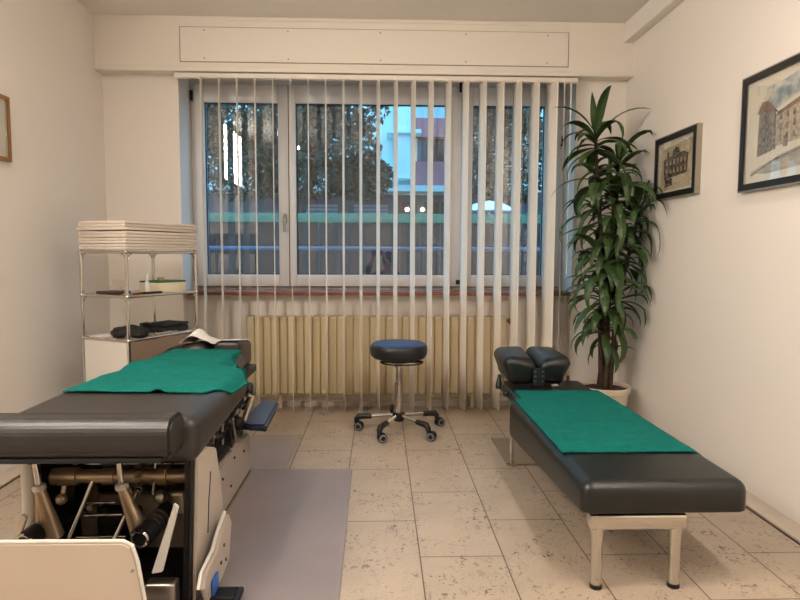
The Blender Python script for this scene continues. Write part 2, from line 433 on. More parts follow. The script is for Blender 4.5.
obj('head_board', MB().box((.69, 1.15), (2.96, 3.42), (.300, .3615), .018, 4), 'green_vinyl', bn)
def head_r(x0, x1, tilt):
    cx = (x0 + x1) / 2
    def fn(v):
        t = (v.x - cx) / (x1 - x0) * 2 * tilt          # -1 at the inner edge, +1 outside
        b = max(0, min(1, (v.y - 3.24) / .22)); z = v.z; x = v.x
        if z > .46: z -= .040 * max(0, -t) ** 1.4 * (1 - b) + .006 * max(0, t)
        else: x -= .03 * max(0, t) * tilt
        return (x, v.y + (.02 if z < .46 else 0), z + .012 * (v.y - 3.4))
    return MB().box((x0, x1), (3.21, 3.57), (.375, .540), .045, 6, fn=fn)
hc = obj('head_cushion', head_r(.672, .858, -1), 'green_vinyl', bn, 60)
hd = obj('head_cushion', head_r(.862, 1.045, 1), 'green_vinyl', bn, 60)
for x in (.842, .882):
    for z in (.40, .425, .452):
        obj('bolt', MB().tube((x, 3.226, z), (x, 3.212, z), .006, n=10), 'chrome', bn)
obj('hinge_plate', MB().box((.83, .895), (3.214, 3.226), (.37, .47), .003, 1), 'black', bn)
obj('latch', MB().box((.93, .965), (3.2, 3.225), (.365, .385), .004, 2), 'chrome', bn)
lv = obj('lever_bracket', MB().box((.662, .715), (3.33, 3.35), (.395, .412), .003, 2).box((.69, .70), (3.335, 3.345), (.33, .40), .002, 1), 'steel', bn)
obj('lever_handle', MB().path([(.668, 3.33, .41), (.666, 3.32, .39), (.662, 3.315, .36), (.660, 3.31, .335)], [.008, .012, .016, .015], 12), 'black', lv)
obj('clamp_knob', MB().ball((.682, 3.2, .335), .018).tube((.68, 3.2, .335), (.74, 3.2, .335), .007), 'black', bn)
obj('peg', MB().tube((1.075, 3.38, .355), (1.075, 3.38, .395), .008, n=10), 'wood', bn)

def nz(x, y, s, seed=0): return noise.noise(V((x * s + seed, y * s, seed * 1.7)))
def towel_r(u, v):
    y = 2.135 + v * .985
    far = max(0, min(1, (y - 2.93) / .05))
    l = .664 + .024 * far - .012 * (1 - v)* 0
    r = 1.186 - .035 * max(0, (v - .45) / .55)
    x = l + (r - l) * u
    z = .3665
    e = 1.188 - x
    if e < .05: z -= .05 * (1 - math.sqrt(max(0, 1 - ((.05 - e) / .05) ** 2))) * .8
    if far and u < .06: z -= .055 * far * (1 - u / .06)
    z += .0035 * max(-.2, nz(x * .6, y * 2.2, 5, 3)) + .0016 * nz(x, y, 22, 5)
    f = abs(((y + .15 * x + .04 * nz(x, y, 3, 8)) % .19) - .095)
    if f < .018 and .15 < u: z += .005 * (1 - f / .018) * max(0, nz(x, y, 4, 9) + .25)
    return (x, y, max(z, .30))
t = solidify(obj('towel', MB().grid(towel_r, 70, 130), 'towel', loc=(.92, 2.6, .367)), .005)
tag(t, 'green terry towel spread flat over the low bench on the right', 'towel')

# ------------------------------------------------------------------ left adjusting table
tb = thing('adjusting_table', (-.83, 2.3, 0), 'black padded chiropractic table with chrome mechanism and cream covers', 'treatment table')
def main_fn(v):
    t = (v.y - 1.79) / .66
    k = .02 + .015 * math.sin(min(1, max(0, t)) * PI)
    return (v.x + (k if v.x > -.83 else -k * .8), v.y, v.z + (.04 * max(0, t) if v.z < .53 else 0))
obj('main_cushion', MB().box((-1.10, -.558), (1.76, 2.47), (.462, .607), .042, 6, fn=main_fn), 'black_vinyl', tb, 60)
def rr_prof(y0, y1, z0, z1, r, n=8):
    P = []
    for cy, cz, a0 in ((y1 - r, z1 - r, 0), (y0 + r, z1 - r, 90), (y0 + r * .5, z0 + r * .5, 180), (y1 - r * .5, z0 + r * .5, 270)):
        q = r if a0 < 180 else r * .5
        for k in range(n + 1): P.append((cy + q * math.cos(rad(a0 + 90 * k / n)), cz + q * math.sin(rad(a0 + 90 * k / n))))
    return P
bprof = rr_prof(1.645, 1.785, .520, .628, .050)
bolster = MB().prism([(-1.22, y, z) for y, z in bprof], (.642, 0, 0), .010)
fb = obj('foot_bolster', bolster, 'black_vinyl', tb, 60)
obj('piping', MB().path([(-.586, y, z) for y, z in rr_prof(1.645, 1.785, .520, .628, .050)], .0022, 6, True), 'black_vinyl', fb)
obj('foot_board', MB().box((-1.20, -.60), (1.645, 1.86), (.510, .524), .004, 2).box((-1.10, -.60), (1.70, 1.86), (.498, .512), .006, 3), 'black', tb)
obj('chest_cushion', MB().box((-1.04, -.662), (2.44, 3.0), (.50, .604), .05, 6), 'black_vinyl', tb, 60)
obj('head_cushion', MB().box((-1.12, -.855), (3.03, 3.42), (.485, .645), .060, 6, fn=lambda v: (v.x, v.y, v.z - (.11 * (v.y - 3.03) if v.z > .55 else 0) - .05 * max(0, -.98 - v.x) / .14)), 'black_vinyl', tb, 60)
obj('head_cushion', MB().box((-.832, -.700), (3.02, 3.31), (.485, .650), .028, 5, fn=lambda v: (v.x, v.y, v.z - (.125 * (v.y - 3.02) if v.z > .55 else 0))), 'black_vinyl', tb, 60)
obj('spine_board', MB().box((-1.06, -.68), (1.86, 3.32), (.440, .478), .006, 2), 'black_metal', tb)
# armrest hanging at the head end
ar = obj('armrest', MB().prism([(-.665, 2.80, .272), (-.635, 3.19, .272), (-.538, 3.19, .272), (-.522, 2.74, .272), (-.60, 2.74, .272)], (0, 0, .030), .010), 'blue_vinyl', tb, 40)
obj('armrest_board', MB().prism([(-.66, 2.82, .258), (-.635, 3.15, .258), (-.545, 3.15, .258), (-.53, 2.78, .258)], (0, 0, .014)), 'black', ar)
obj('armrest_bracket', MB().path([(-.70, 2.78, .33), (-.665, 2.82, .36), (-.645, 2.86, .40), (-.625, 2.86, .41), (-.61, 2.87, .40), (-.625, 2.84, .35), (-.64, 2.82, .30)], .014, 10), 'steel', tb)
obj('clamp', MB().box((-.655, -.615), (2.88, 2.94), (.36, .46), .016, 4), 'black', tb)
obj('clamp', MB().ball((-.70, 2.72, .34), .034, (1, 1.2, 1)).ball((-.66, 2.78, .30), .032), 'black_metal', tb)
obj('head_bracket', MB().box((-.93, -.70), (3.0, 3.3), (.44, .485), .008, 2).tube((-.80, 3.05, .10), (-.80, 3.05, .45), .03), 'black_metal', tb)
for p0, p1, r in (((-.69, 2.62, .24), (-.69, 2.62, .36), .007), ((-.725, 2.70, .25), (-.70, 2.56, .35), .008), ((-.66, 2.74, .22), (-.665, 2.70, .34), .007), ((-.73, 2.52, .26), (-.685, 2.44, .34), .010), ((-.70, 2.66, .24), (-.64, 2.56, .245), .006), ((-.74, 2.60, .30), (-.66, 2.74, .36), .010)):
    obj('link_rod', MB().tube(p0, p1, r, n=12).ball(p0, r * 1.5).ball(p1, r * 1.5), 'steel', tb)
for p0, p1, r in (((-.715, 2.50, .36), (-.655, 2.62, .40), .010), ((-.69, 2.60, .29), (-.645, 2.80, .41), .008), ((-.70, 2.86, .27), (-.65, 2.80, .40), .012), ((-.675, 2.46, .245), (-.672, 2.47, .38), .006), ((-.66, 2.64, .235), (-.66, 2.645, .33), .006)):
    obj('link_arm', MB().tube(p0, p1, r, n=10).ball(p0, r * 1.6).ball(p1, r * 1.6), 'black_metal', tb)
for p in ((-.665, 2.56, .38), (-.655, 2.70, .41), (-.65, 2.86, .36), (-.675, 2.46, .33)):
    obj('knob', MB().ball(p, .019), 'black', tb)
obj('linkage', MB().box((-.76, -.70), (2.40, 2.78), (.23, .33), .01, 2).box((-.73, -.67), (2.36, 2.46), (.35, .40), .008, 2), 'black_metal', tb)
# body of the base
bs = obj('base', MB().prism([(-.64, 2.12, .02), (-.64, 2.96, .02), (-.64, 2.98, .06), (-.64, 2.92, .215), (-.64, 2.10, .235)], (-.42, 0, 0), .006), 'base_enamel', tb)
obj('base_rail', MB().box((-.650, -.634), (2.2, 2.97), (.006, .018), .002, 1), 'chrome', bs)
for y, z in ((2.42, .17), (2.62, .19), (2.80, .16), (2.55, .09)):
    obj('screw', MB().tube((-.641, y, z), (-.635, y, z), .006, n=10), 'black', bs)
obj('base_top', MB().box((-1.04, -.66), (2.14, 2.9), (.22, .25), .006, 2), 'black_metal', bs)
# side panels
poly = [(1.80, .02), (1.86, .462), (1.97, .452), (2.067, .418), (2.115, .302), (2.155, .137), (2.04, .09), (1.93, .05), (1.86, .012)]
sp = obj('side_panel', MB().prism([(-.578, y, z) for y, z in poly], (.012, 0, 0), .004), 'shaded_enamel', tb)
obj('panel_edging', MB().path([(-.582, y, z) for y, z in ((1.795, .02), (1.85, .47), (1.97, .462), (2.075, .425), (2.125, .302), (2.165, .14))], .009, 8), 'black', sp)
obj('side_liner', MB().prism([(-.60, y, z) for y, z in ((1.79, .02), (1.84, .46), (2.06, .42), (2.12, .30), (2.12, .03))], (.014, 0, 0)), 'black_metal', tb)
obj('engraved_line', MB().path([(-.5655, 1.99, .36), (-.5655, 1.975, .30), (-.5655, 1.965, .28), (-.5655, 1.945, .17)], .0022, 6), 'black', sp)
fl = obj('side_flap', MB().prism([(-.530, y, z) for y, z in ((2.035, .195), (2.07, .15), (2.03, .035), (1.94, .02), (1.78, .02), (1.73, .098), (1.755, .13), (1.875, .138), (1.94, .17))], (.012, 0, 0), .003), 'shaded_enamel', tb)
obj('flap_edging', MB().path([(-.533, y, z) for y, z in ((2.035, .20), (1.94, .176), (1.875, .144), (1.755, .136), (1.725, .10))], .006, 8), 'white', fl)
for y, z in ((1.96, .12), (1.92, .08), (1.98, .06)):
    obj('screw', MB().tube((-.519, y, z), (-.515, y, z), .006, n=10), 'black', fl)
obj('blue_tag', MB().box((-.516, -.508), (1.80, 1.86), (.035, .085), .003, 2), 'blue', fl)
pe = obj('foot_pedal', MB().box((-.525, -.43), (1.77, 1.86), (.015, .035), .005, 2), 'black', tb)
obj('pedal_pad', MB().box((-.505, -.445), (1.785, 1.845), (.034, .040), .002, 1), 'black_metal', pe)
obj('side_panel', MB().box((-1.120, -1.074), (1.86, 2.35), (.03, .445), .035, 5), 'white', tb)
obj('side_liner', MB().box((-1.073, -1.064), (1.89, 2.30), (.02, .43)), 'black_metal', tb)
# front cover plate
def bend(v): return (v.x, v.y + .05 * (.31 - v.z), v.z)
fp = obj('foot_plate', MB().prism([(-1.15, 1.59, .03), (-1.15, 1.59, .315), (-.69, 1.59, .312), (-.668, 1.59, .300), (-.655, 1.59, .255), (-.632, 1.59, .10), (-.63, 1.59, .03)], (0, .016, 0), .005), 'cream', tb)
obj('plate_trim', MB().path([(-1.15, 1.598, .316), (-.69, 1.598, .3135), (-.667, 1.598, .301), (-.654, 1.598, .256), (-.631, 1.598, .10), (-.629, 1.598, .03)], .0055, 8), 'white', fp)
for z in (.235, .12): obj('screw', MB().tube((-.665, 1.59, z), (-.665, 1.585, z), .004, n=8), 'steel', fp)
# mechanism
obj('cross_tube', MB().tube((-1.10, 1.95, .362), (-.60, 1.95, .362), .022, n=24).tube((-1.06, 1.95, .362), (-.98, 1.95, .362), .029, n=24).tube((-.72, 1.95, .362), (-.69, 1.95, .362), .032, n=24).tube((-.90, 1.95, .362), (-.86, 1.95, .362), .027, n=24), 'brass', tb)
obj('back_plate', MB().box((-1.08, -.60), (2.15, 2.17), (.02, .43)), 'bronze', tb)
obj('floor_tray', MB().box((-1.08, -.60), (1.66, 2.15), (.02, .035)), 'black_metal', tb)
def piston(top, mid, bot, r):
    q = obj('piston', MB().tube(mid, bot, r * .75, r * 1.35, 20, .003), 'brass', tb)
    obj('piston_rod', MB().tube(top, mid, r * .45, n=14), 'chrome', q)
    d = (V(mid) - V(top)).normalized()
    obj('collar', MB().tube(V(mid) - d * .012, V(mid) + d * .006, r * .95, n=18, bev=.002), 'white', q)
    obj('rod_end', MB().tube(V(top) - d * .02, V(top) + d * .035, r * .9, n=16), 'black', q)
piston((-1.070, 1.86, .475), (-1.055, 1.86, .358), (-1.018, 1.87, .195), .021)
piston((-.812, 1.86, .475), (-.802, 1.86, .360), (-.752, 1.86, .215), .021)
obj('strut', MB().tube((-1.06, 1.87, .34), (-1.055, 1.87, .20), .013, .022), 'brass', tb)
def big_cyl(a, b, r):
    q = obj('cylinder', MB().tube(V(a).lerp(V(b), .06), b, r * .92, n=24), 'black_metal', tb)
    d = (V(b) - V(a)).normalized()
    obj('cylinder_cap', MB().tube(a, V(a) + d * .055, r, n=24, bev=.004), 'black', q)
    for k in (.055, .075, .10): obj('clamp_ring', MB().tube(V(a) + d * k, V(a) + d * (k + .007), r * 1.08, n=24), 'steel', q)
    pts = []
    obj('bore_ring', MB().lathe([(r * .62, -.004), (r * .80, -.006), (r * .86, 0)], a, 24, V((0, 0, 1)).rotation_difference(d).to_matrix().to_4x4()), 'chrome', q)
big_cyl((-.716, 1.77, .236), (-.655, 2.10, .275), .034)
big_cyl((-1.072, 1.80, .215), (-1.02, 2.10, .235), .032)
for z, x0, x1 in ((.252, -1.005, -.885), (.21, -.99, -.865), (.134, -1.02, -.855), (.385, -1.06, -.64)):
    obj('cross_rod', MB().tube((x0, 2.0, z), (x1, 2.0, z), .0055, n=12), 'chrome', tb)
for p0, p1, r in (((-.985, 1.86, .165), (-.925, 1.94, .36), .007), ((-.85, 1.86, .155), (-.795, 1.96, .31), .007), ((-.885, 1.95, .36), (-.865, 2.02, .29), .008), ((-.74, 1.95, .30), (-.735, 1.97, .42), .006)):
    obj('guide_rod', MB().tube(p0, p1, r, n=12), 'chrome', tb)
for p0, p1 in (((-1.03, 1.98, .44), (-.93, 2.04, .30)), ((-.93, 1.98, .45), (-.85, 2.04, .33)), ((-.89, 1.98, .36), (-.90, 1.98, .44)), ((-1.0, 1.99, .25), (-.94, 2.04, .20)), ((-.70, 1.96, .46), (-.69, 2.04, .34))):
    a, b = V(p0), V(p1); d = (b - a)
    obj('scissor_arm', MB().path([a, a.lerp(b, .5), b], .014, 6), 'black_metal', tb)
obj('flat_bar', MB().prism([(-.672, 1.735, .145), (-.640, 1.735, .150), (-.590, 1.74, .345), (-.603, 1.74, .355)], (0, .012, 0), .002), 'white', tb)
obj('bar_shoe', MB().box((-.69, -.60), (1.72, 1.77), (.035, .12), .01, 3), 'steel', tb)
obj('flat_bar', MB().prism([(-1.13, 1.80, .16), (-1.11, 1.80, .16), (-1.065, 1.805, .29), (-1.08, 1.805, .30)], (0, .012, 0), .002), 'chrome', tb)
obj('joint_block', MB().box((-.69, -.625), (1.92, 2.02), (.235, .32), .014, 3).ball((-.70, 1.90, .31), .022), 'steel', tb)
obj('joint_block', MB().ball((-1.0, 1.88, .315), .018).tube((-1.0, 1.88, .30), (-1.0, 1.90, .35), .008).box((-.96, -.90), (1.98, 2.02), (.39, .44), .006, 2), 'brass', tb)
for a, b in (((-.88, -.83), (1.90, 1.96)), ((-.78, -.74), (1.92, 1.97))): obj('latch_cap', MB().box(a, b, (.41, .465), .006, 2), 'black', tb)
obj('air_hose', MB().path([(-.645, 1.98, .34), (-.63, 1.98, .37), (-.618, 2.0, .40), (-.61, 2.04, .42)], .009, 8), 'blue', tb)
obj('cable', MB().path([(-.92, 1.90, .47), (-.90, 1.88, .445), (-.86, 1.87, .435), (-.82, 1.88, .445), (-.80, 1.90, .47)], .008, 8), 'black', tb)
for x, z0, z1 in ((-1.04, .25, .44), (-.965, .20, .34), (-.835, .26, .44), (-.665, .26, .40)):
    obj('link_plate', MB().prism([(x - .014, 2.0, z0), (x + .014, 2.0, z0), (x + .022, 2.0, (z0 + z1) / 2), (x + .012, 2.0, z1), (x - .012, 2.0, z1), (x - .02, 2.0, (z0 + z1) / 2)], (0, .010, 0), .002), 'bronze', tb)
for x, z in ((-1.04, .30), (-.965, .24), (-.835, .30), (-.90, .36), (-.76, .33)):
    obj('pivot_bolt', MB().tube((x, 1.985, z), (x, 2.0, z), .011, n=6), 'steel', tb)
obj('spring', MB().path([(-.78 + .011 * math.cos(k * .9), 1.93 + .011 * math.sin(k * .9), .29 + k * .0024) for k in range(60)], .0025, 6), 'steel', tb)
obj('motor_box', MB().box((-.98, -.84), (2.06, 2.14), (.04, .20), .01, 2).tube((-.92, 2.03, .12), (-.88, 2.03, .12), .03), 'black', tb)

# towel over the left table
def towel_l(u, v):
    y = 2.075 + v * .905
    l = -1.085 + .045 * v
    if v > .28: l += .03 * min(1, (v - .28) / .1)
    k = [(0, -.598), (.12, -.530), (.3, -.512), (.45, -.57), (.6, -.625), (.8, -.648), (1, -.655)]
    for (a, xa), (b, xb) in zip(k, k[1:]):
        if a <= v <= b: r = xa + (xb - xa) * (v - a) / (b - a)
    x = l + (r - l) * u
    zt = .612 if v < .42 else .612 - .003 * min(1, (v - .42) / .06)
    # folded hump on the chest section
    zt += .022 * math.exp(-((v - .50) / .10) ** 2) * (.55 + .45 * math.sin(u * 5.2 + 1.0)) + .004 * math.exp(-((v - .78) / .10) ** 2)
    z = zt + .005 * nz(x, y * 1.4, 7, 2) + .0015 * nz(x, y, 25, 4)
    er = -.545 if v < .42 else -.545 - .117 * min(1, (v - .42) / .15)
    if x > er - .035:
        q = min(1, (x - er + .035) / .045); z -= .03 * q * q
    if v > .72 and u > .9: z -= (.16 * min(1, (v - .72) / .12)) * ((u - .9) / .1) ** 1.2
    if v < .02 and .62 < u < .72: z += .010 * math.sin((u - .62) / .1 * PI)
    return (x, y + (.02 * u * (1 - v) * -1), z)
t = solidify(obj('towel', MB().grid(towel_l, 70, 110), 'towel', loc=(-.8, 2.5, .612)), .005)
tag(t, 'rumpled green terry towel draped over the tall black table on the left', 'towel')
# paper over the head cushions
def paper(u, v):
    x = -1.00 + .298 * u; y = 3.022 + .26 * v
    z = .6525 - .125 * (y - 3.02) + (.0 if x > -.84 else -.004)
    pk = math.exp(-((x + .935) / .045) ** 2)
    z += .060 * pk * (.35 + .65 * math.exp(-((v - .45) / .3) ** 2))
    gap = math.exp(-((x + .828) / .022) ** 2); z -= .020 * gap
    z += .003 * nz(x, y, 18, 6)
    if x < -.96: z -= .35 * (-.96 - x)
    return (x, y, z)
t = solidify(obj('paper_sheet', MB().grid(paper, 60, 30), 'paper', loc=(-.83, 3.1, .64)), .0015)
tag(t, 'crumpled white paper sheet over the headrest of the left table', 'paper sheet')

# ------------------------------------------------------------------ shelf unit in the corner
N0 = (-1.30, 3.15, 0); TH = -rad(25.4)
TS = Matrix.Translation(N0) @ Matrix.Rotation(TH, 4, 'Z')
def S(x, y, z): return TS @ V((x, y, z))
sh = thing('shelf_unit', N0, 'chrome tube shelf unit with white base in the left corner', 'shelf')
SW, SD = -.33, .50; ZL = (1.088, .858, .628, .035)
crn = [(0, 0), (SW, 0), (0, SD), (SW, SD)]
for x, y in crn:
    obj('post', MB(TS).tube((x, y, .03), (x, y, ZL[0]), .0085, n=14), 'chrome', sh)
    for z in ZL: obj('ball_joint', MB(TS).ball((x, y, z), .0125), 'chrome', sh)
    obj('foot', MB(TS).tube((x, y, 0), (x, y, .03), .014, n=14), 'black', sh)
for z in ZL:
    for a, b in (((0, 0), (SW, 0)), ((0, SD), (SW, SD)), ((0, 0), (0, SD)), ((SW, 0), (SW, SD))):
        obj('rail', MB(TS).tube((a[0], a[1], z), (b[0], b[1], z), .008, n=12), 'chrome', sh)
for z in ZL[:3]:
    obj('shelf_board', MB(TS).box((SW + .008, -.008), (.008, SD - .008), (z - .004, z + .004), .002, 1), 'shelf_panel', sh)
for z0, z1 in ((.858, 1.088), (.628, .858)):        # corner gussets of the open bays
    for x, y, dx_, dy_ in ((0, 0, -1, 0), (SW, 0, 1, 0), (0, 0, 0, 1), (0, SD, 0, -1), (SW, SD, 0, -1), (SW, SD, 1, 0)):
        for z, s_ in ((z0, 1), (z1, -1)):
            obj('gusset', MB(TS).path([(x + dx_ * .034, y + dy_ * .034, z + s_ * .009), (x + dx_ * .018, y + dy_ * .018, z + s_ * .016), (x + dx_ * .009, y + dy_ * .009, z + s_ * .034)], .004, 6), 'chrome', sh)
bp = obj('front_panel', MB(TS).box((SW + .009, -.009), (-.004, .004), (.045, .619), .002, 1), 'white', sh)
obj('side_panel', MB(TS).box((-.004, .004), (.009, SD - .009), (.045, .619), .002, 1), mat('shaded_white_enamel', (.56, .48, .41), .4), sh)  # white base panel like the others; the shadow on this side is painted in
obj('side_panel', MB(TS).box((SW - .004, SW + .004), (.009, SD - .009), (.045, .619), .002, 1), 'white', sh)
obj('back_panel', MB(TS).box((SW + .009, -.009), (SD - .004, SD + .004), (.045, .619), .002, 1), 'white', sh)

random.seed(5)
def sheet_bundle(z0, z1, n, label, ox):
    r = thing('folded_sheet', S(SW / 2, SD / 2, z0), label, 'folded sheet', 'folded sheets on the shelf unit')
    h = (z1 - z0) / n
    for i in range(n):
        j = random.uniform(-.004, .004)
        obj('fold_layer', MB(TS).box((SW - .003 + j + ox, .006 + j), (-.010 + j, SD + .004 + j), (z0 + h * i + .0006, z0 + h * (i + 1)), min(h * .3, .004), 2,
            fn=lambda v, i=i: (v.x + .003 * nz(v.y, v.z, 9, i), v.y + .004 * nz(v.x, v.z, 9, i + 3), v.z)), 'cloth', r)
zz = 1.1005
for k, (hh, n, lb) in enumerate(((.031, 2, 'off-white folded sheet lowest in the stack on the shelf unit'), (.031, 2, 'off-white folded sheet second from the bottom of the shelf-top stack'),
                                 (.033, 2, 'off-white folded sheet just below the gap near the top of the stack'), (.048, 3, 'thick off-white folded sheet topmost on the shelf unit'))):
    sheet_bundle(zz, zz + hh, n, lb, -.002 * (k % 2) ); zz += hh + (.005 if k == 2 else .001)

# things on the shelves (upper bay)
z1 = .8625
bxo = thing('carton', S(-.14, .36, z1), 'small white carton with a green lid edge on the upper shelf', 'box')
obj('body', MB(TS).box((-.19, -.04), (.26, .46), (z1, z1 + .056), .003, 2), mat('carton_white', (.86, .82, .70), .7), bxo)
obj('lid', MB(TS).box((-.192, -.038), (.258, .462), (z1 + .056, z1 + .065), .002, 1), mat('carton_green', (.18, .42, .30), .6), bxo)
bt = thing('bottle', S(-.06, .19, z1), 'small clear bottle standing beside the green-lidded carton', 'bottle')
obj('body', MB(TS).lathe([(0, z1), (.013, z1), (.014, z1 + .004), (.014, z1 + .06), (.006, z1 + .072), (.006, z1 + .082), (0, z1 + .082)], (-.06, .19, 0), 20), mat('bottle_plastic', (.80, .80, .76), .25), bt)
obj('cap', MB(TS).tube((-.06, .19, z1 + .078), (-.06, .19, z1 + .108), .008, .006, 14), 'white', bt)
tag(obj('tape_roll', MB(TS).lathe([(.008, z1 + .0655), (.018, z1 + .0655), (.018, z1 + .083), (.008, z1 + .083), (.008, z1 + .0655)], (-.13, .36, 0), 20), mat('tape', (.78, .62, .42), .6), loc=S(-.13, .36, z1 + .0655)), 'small tan tape roll on top of the green-lidded carton', 'tape')
tag(obj('tray', MB(TS).box((-.25, -.10), (.02, .12), (z1, z1 + .018), .003, 2), mat('dark_tray', (.22, .16, .12), .5), loc=S(-.18, .07, z1)), 'flat dark brown box lying at the front of the upper shelf', 'box')
for k, (x0, y0, x1, y1, c, cn, lb) in enumerate(((-.02, .05, -.05, .17, (.50, .16, .10), 'red', 'red pen lying at the front of the upper shelf'), (-.035, .13, -.02, .25, (.10, .09, .09), 'black', 'black pen lying beside the red pen on the upper shelf'))):
    pn = thing('pen', S(x0, y0, z1), lb, 'pen')
    obj('barrel', MB(TS).tube((x0, y0, z1 + .007), (x1, y1, z1 + .007), .0065, n=10), mat('pen_' + cn, c, .4), pn)
    a, b = V((x0, y0, z1 + .007)), V((x1, y1, z1 + .007)); d = (b - a).normalized()
    obj('tip', MB(TS).tube(b, b + d * .018, .005, .0015, 10), 'steel', pn)
ho = thing('leaflet_holder', S(-.24, .10, z1), 'clear plastic leaflet holder at the left of the upper shelf', 'holder')
cl = glass_mat('clear_acrylic', .06, (.93, .92, .9))
obj('back', MB(TS).box((-.28, -.16), (.155, .158), (z1, z1 + .075)), cl, ho)
obj('front', MB(TS).box((-.28, -.16), (.128, .131), (z1, z1 + .04)), cl, ho)
obj('base', MB(TS).box((-.28, -.16), (.128, .158), (z1, z1 + .003)), cl, ho)
# lower bay
z2 = .6325
def lump(name, c, sx_, sy_, sz_, m, label, cat, rot=0, seed=1, loc=None):
    o = bmesh.new(); bmesh.ops.create_icosphere(o, subdivisions=4, radius=1)
    R_ = Matrix.Rotation(rot, 3, 'Z')
    for v in o.verts:
        q = v.co.copy(); k = 1 + .22 * noise.noise(q * 1.7 + V((seed, 0, 0))) + .08 * noise.noise(q * 4 + V((0, seed, 0)))
        w_ = V((q.x * sx_ * k, q.y * sy_ * k, max(q.z, -.55) * sz_ * k)); v.co = R_ @ w_ + V((c[0], c[1], c[2] + .55 * sz_))
    lo = min(v.co.z for v in o.verts)
    for v in o.verts: v.co.z += c[2] - lo
    mb = MB(TS); mb.merge(o)
    return tag(obj(name, mb, m, loc=S(*c)), label, cat)
dk = mat('dark_cloth', (.10, .10, .105), .8, bump=.3, bscale=60)
lump('neck_pillow', (-.10, .10, z2), .10, .075, .038, dk, 'crumpled black cloth bag at the front of the lower shelf', 'bag', .3, 1)
lump('strap_bundle', (-.23, .17, z2), .055, .045, .025, dk, 'small dark strap bundle behind the black cloth bag', 'strap', .8, 5)
cs = thing('instrument_case', S(-.10, .38, z2), 'long black case lying at the back of the lower shelf', 'case')
obj('body', MB(TS).box((-.19, -.03), (.27, .47), (z2, z2 + .035), .012, 4), dk, cs)
obj('lid', MB(TS).box((-.19, -.03), (.27, .47), (z2 + .036, z2 + .052), .012, 4), dk, cs)
tag(obj('paper_slip', MB(TS).box((-.31, -.20), (.02, .14), (z2, z2 + .004), .001, 1), 'paper', loc=S(-.25, .08, z2)), 'white paper slips at the left end of the lower shelf', 'paper')
ins = thing('adjusting_instrument', S(-.012, .30, z2), 'small chrome hand instrument in front of the black case', 'tool')
obj('handle', MB(TS).tube((-.018, .20, z2 + .008), (-.018, .31, z2 + .008), .008, n=12), 'chrome', ins)
obj('head', MB(TS).tube((-.018, .31, z2 + .008), (-.018, .36, z2 + .008), .005, n=12).ball((-.018, .20, z2 + .010), .0095), 'steel', ins)
tag(obj('sponge', MB(TS).box((-.24, -.205), (.29, .35), (z2, z2 + .05), .01, 3), mat('sponge_green', (.10, .38, .28), .9), loc=S(-.22, .32, z2)), 'small green sponge beside the long black case', 'sponge')

# ------------------------------------------------------------------ potted plant
PX, PY = 1.455, 3.82
pl = thing('potted_plant', (PX, PY, 0), 'tall leafy potted corn plant in the right corner by the window', 'plant')
obj('pot', MB().lathe([(0, .002), (.115, .002), (.122, .012), (.148, .20), (.160, .205), (.163, .238), (.158, .243), (.150, .238), (.146, .205), (0, .20)], (PX, PY, 0), 44), 'pot', pl, 50)
def soil(u, v):
    r = .147 * v; a = u * 2 * PI
    x, y = r * math.cos(a), r * math.sin(a); return (PX + x, PY + y, .218 + .008 * noise.noise(V((x * 60, y * 60, 0))) + .01 * (1 - v))
obj('soil', MB().grid(soil, 40, 14), 'soil', pl)
random.seed(11)
canes = [((-.025, -.01), (-.10, .0), 1.84, .015), ((.0, .02), (.07, .04), 1.68, .016), ((.022, -.015), (.15, -.05), 1.36, .014), ((-.005, -.03), (-.06, -.06), 1.05, .014), ((.012, .0), (.01, -.03), 1.50, .015), ((-.02, .025), (.03, .08), .80, .013)]
tops = []
for (bx_, by_), (tx, ty), hz, r in canes:
    pts = []; n = 14
    for i in range(n + 1):
        t_ = i / n; s_ = t_ ** 1.5
        pts.append((PX + bx_ + (tx - bx_) * s_ + .008 * math.sin(t_ * 9 + hz * 5), PY + by_ + (ty - by_) * s_, .205 + (hz - .205) * t_))
    obj('cane', MB().path(pts, [r * (1.12 - .4 * i / n) * (1 + .06 * math.sin(i * 2.3)) for i in range(n + 1)], 10), 'bark', pl)
    tops.append(pts)
def leaf(mb, p, az, el, L, W, droop, tw=0):
    """one strap leaf: leaves the cane at azimuth az, elevation el, and bends down under its weight"""
    n = 9; d = V((math.cos(az) * math.cos(el), math.sin(az) * math.cos(el), math.sin(el))); pos = V(p); rows = []
    side0 = V((-math.sin(az), math.cos(az), 0))
    for i in range(n + 1):
        t_ = i / n
        w_ = W * (.35 + .65 * min(1, t_ * 3.2)) * (1 - max(0, (t_ - .45) / .55) ** 2.0) + .0006
        sd = (side0 * math.cos(tw * t_) + V((0, 0, 1)) * math.sin(tw * t_)).normalized()
        nr = sd.cross(d).normalized()
        rows.append((pos - sd * w_ * .5 + nr * w_ * .16, pos.copy(), pos + sd * w_ * .5 + nr * w_ * .16))
        pos = pos + d * (L / n)
        ax = side0
        d = (Matrix.Rotation(droop / n * (.4 + 1.2 * t_), 3, ax) @ d) if True else d
        if d.z < -.985: d = V((d.x, d.y, -.985)).normalized()
    vs = []
    for row in rows:
        vs.append([mb.b.verts.new(clampv(q)) for q in row])
    for A, B in zip(vs, vs[1:]):
        for k in range(2): mb.b.faces.new((A[k], A[k + 1], B[k + 1], B[k]))
def clampv(q):
    return V((min(q.x, XR - .03), min(q.y, YW - .006) if q.x > OX1 - .01 else min(q.y, 4.02), q.z))
fo = MB(); nleaf = 0
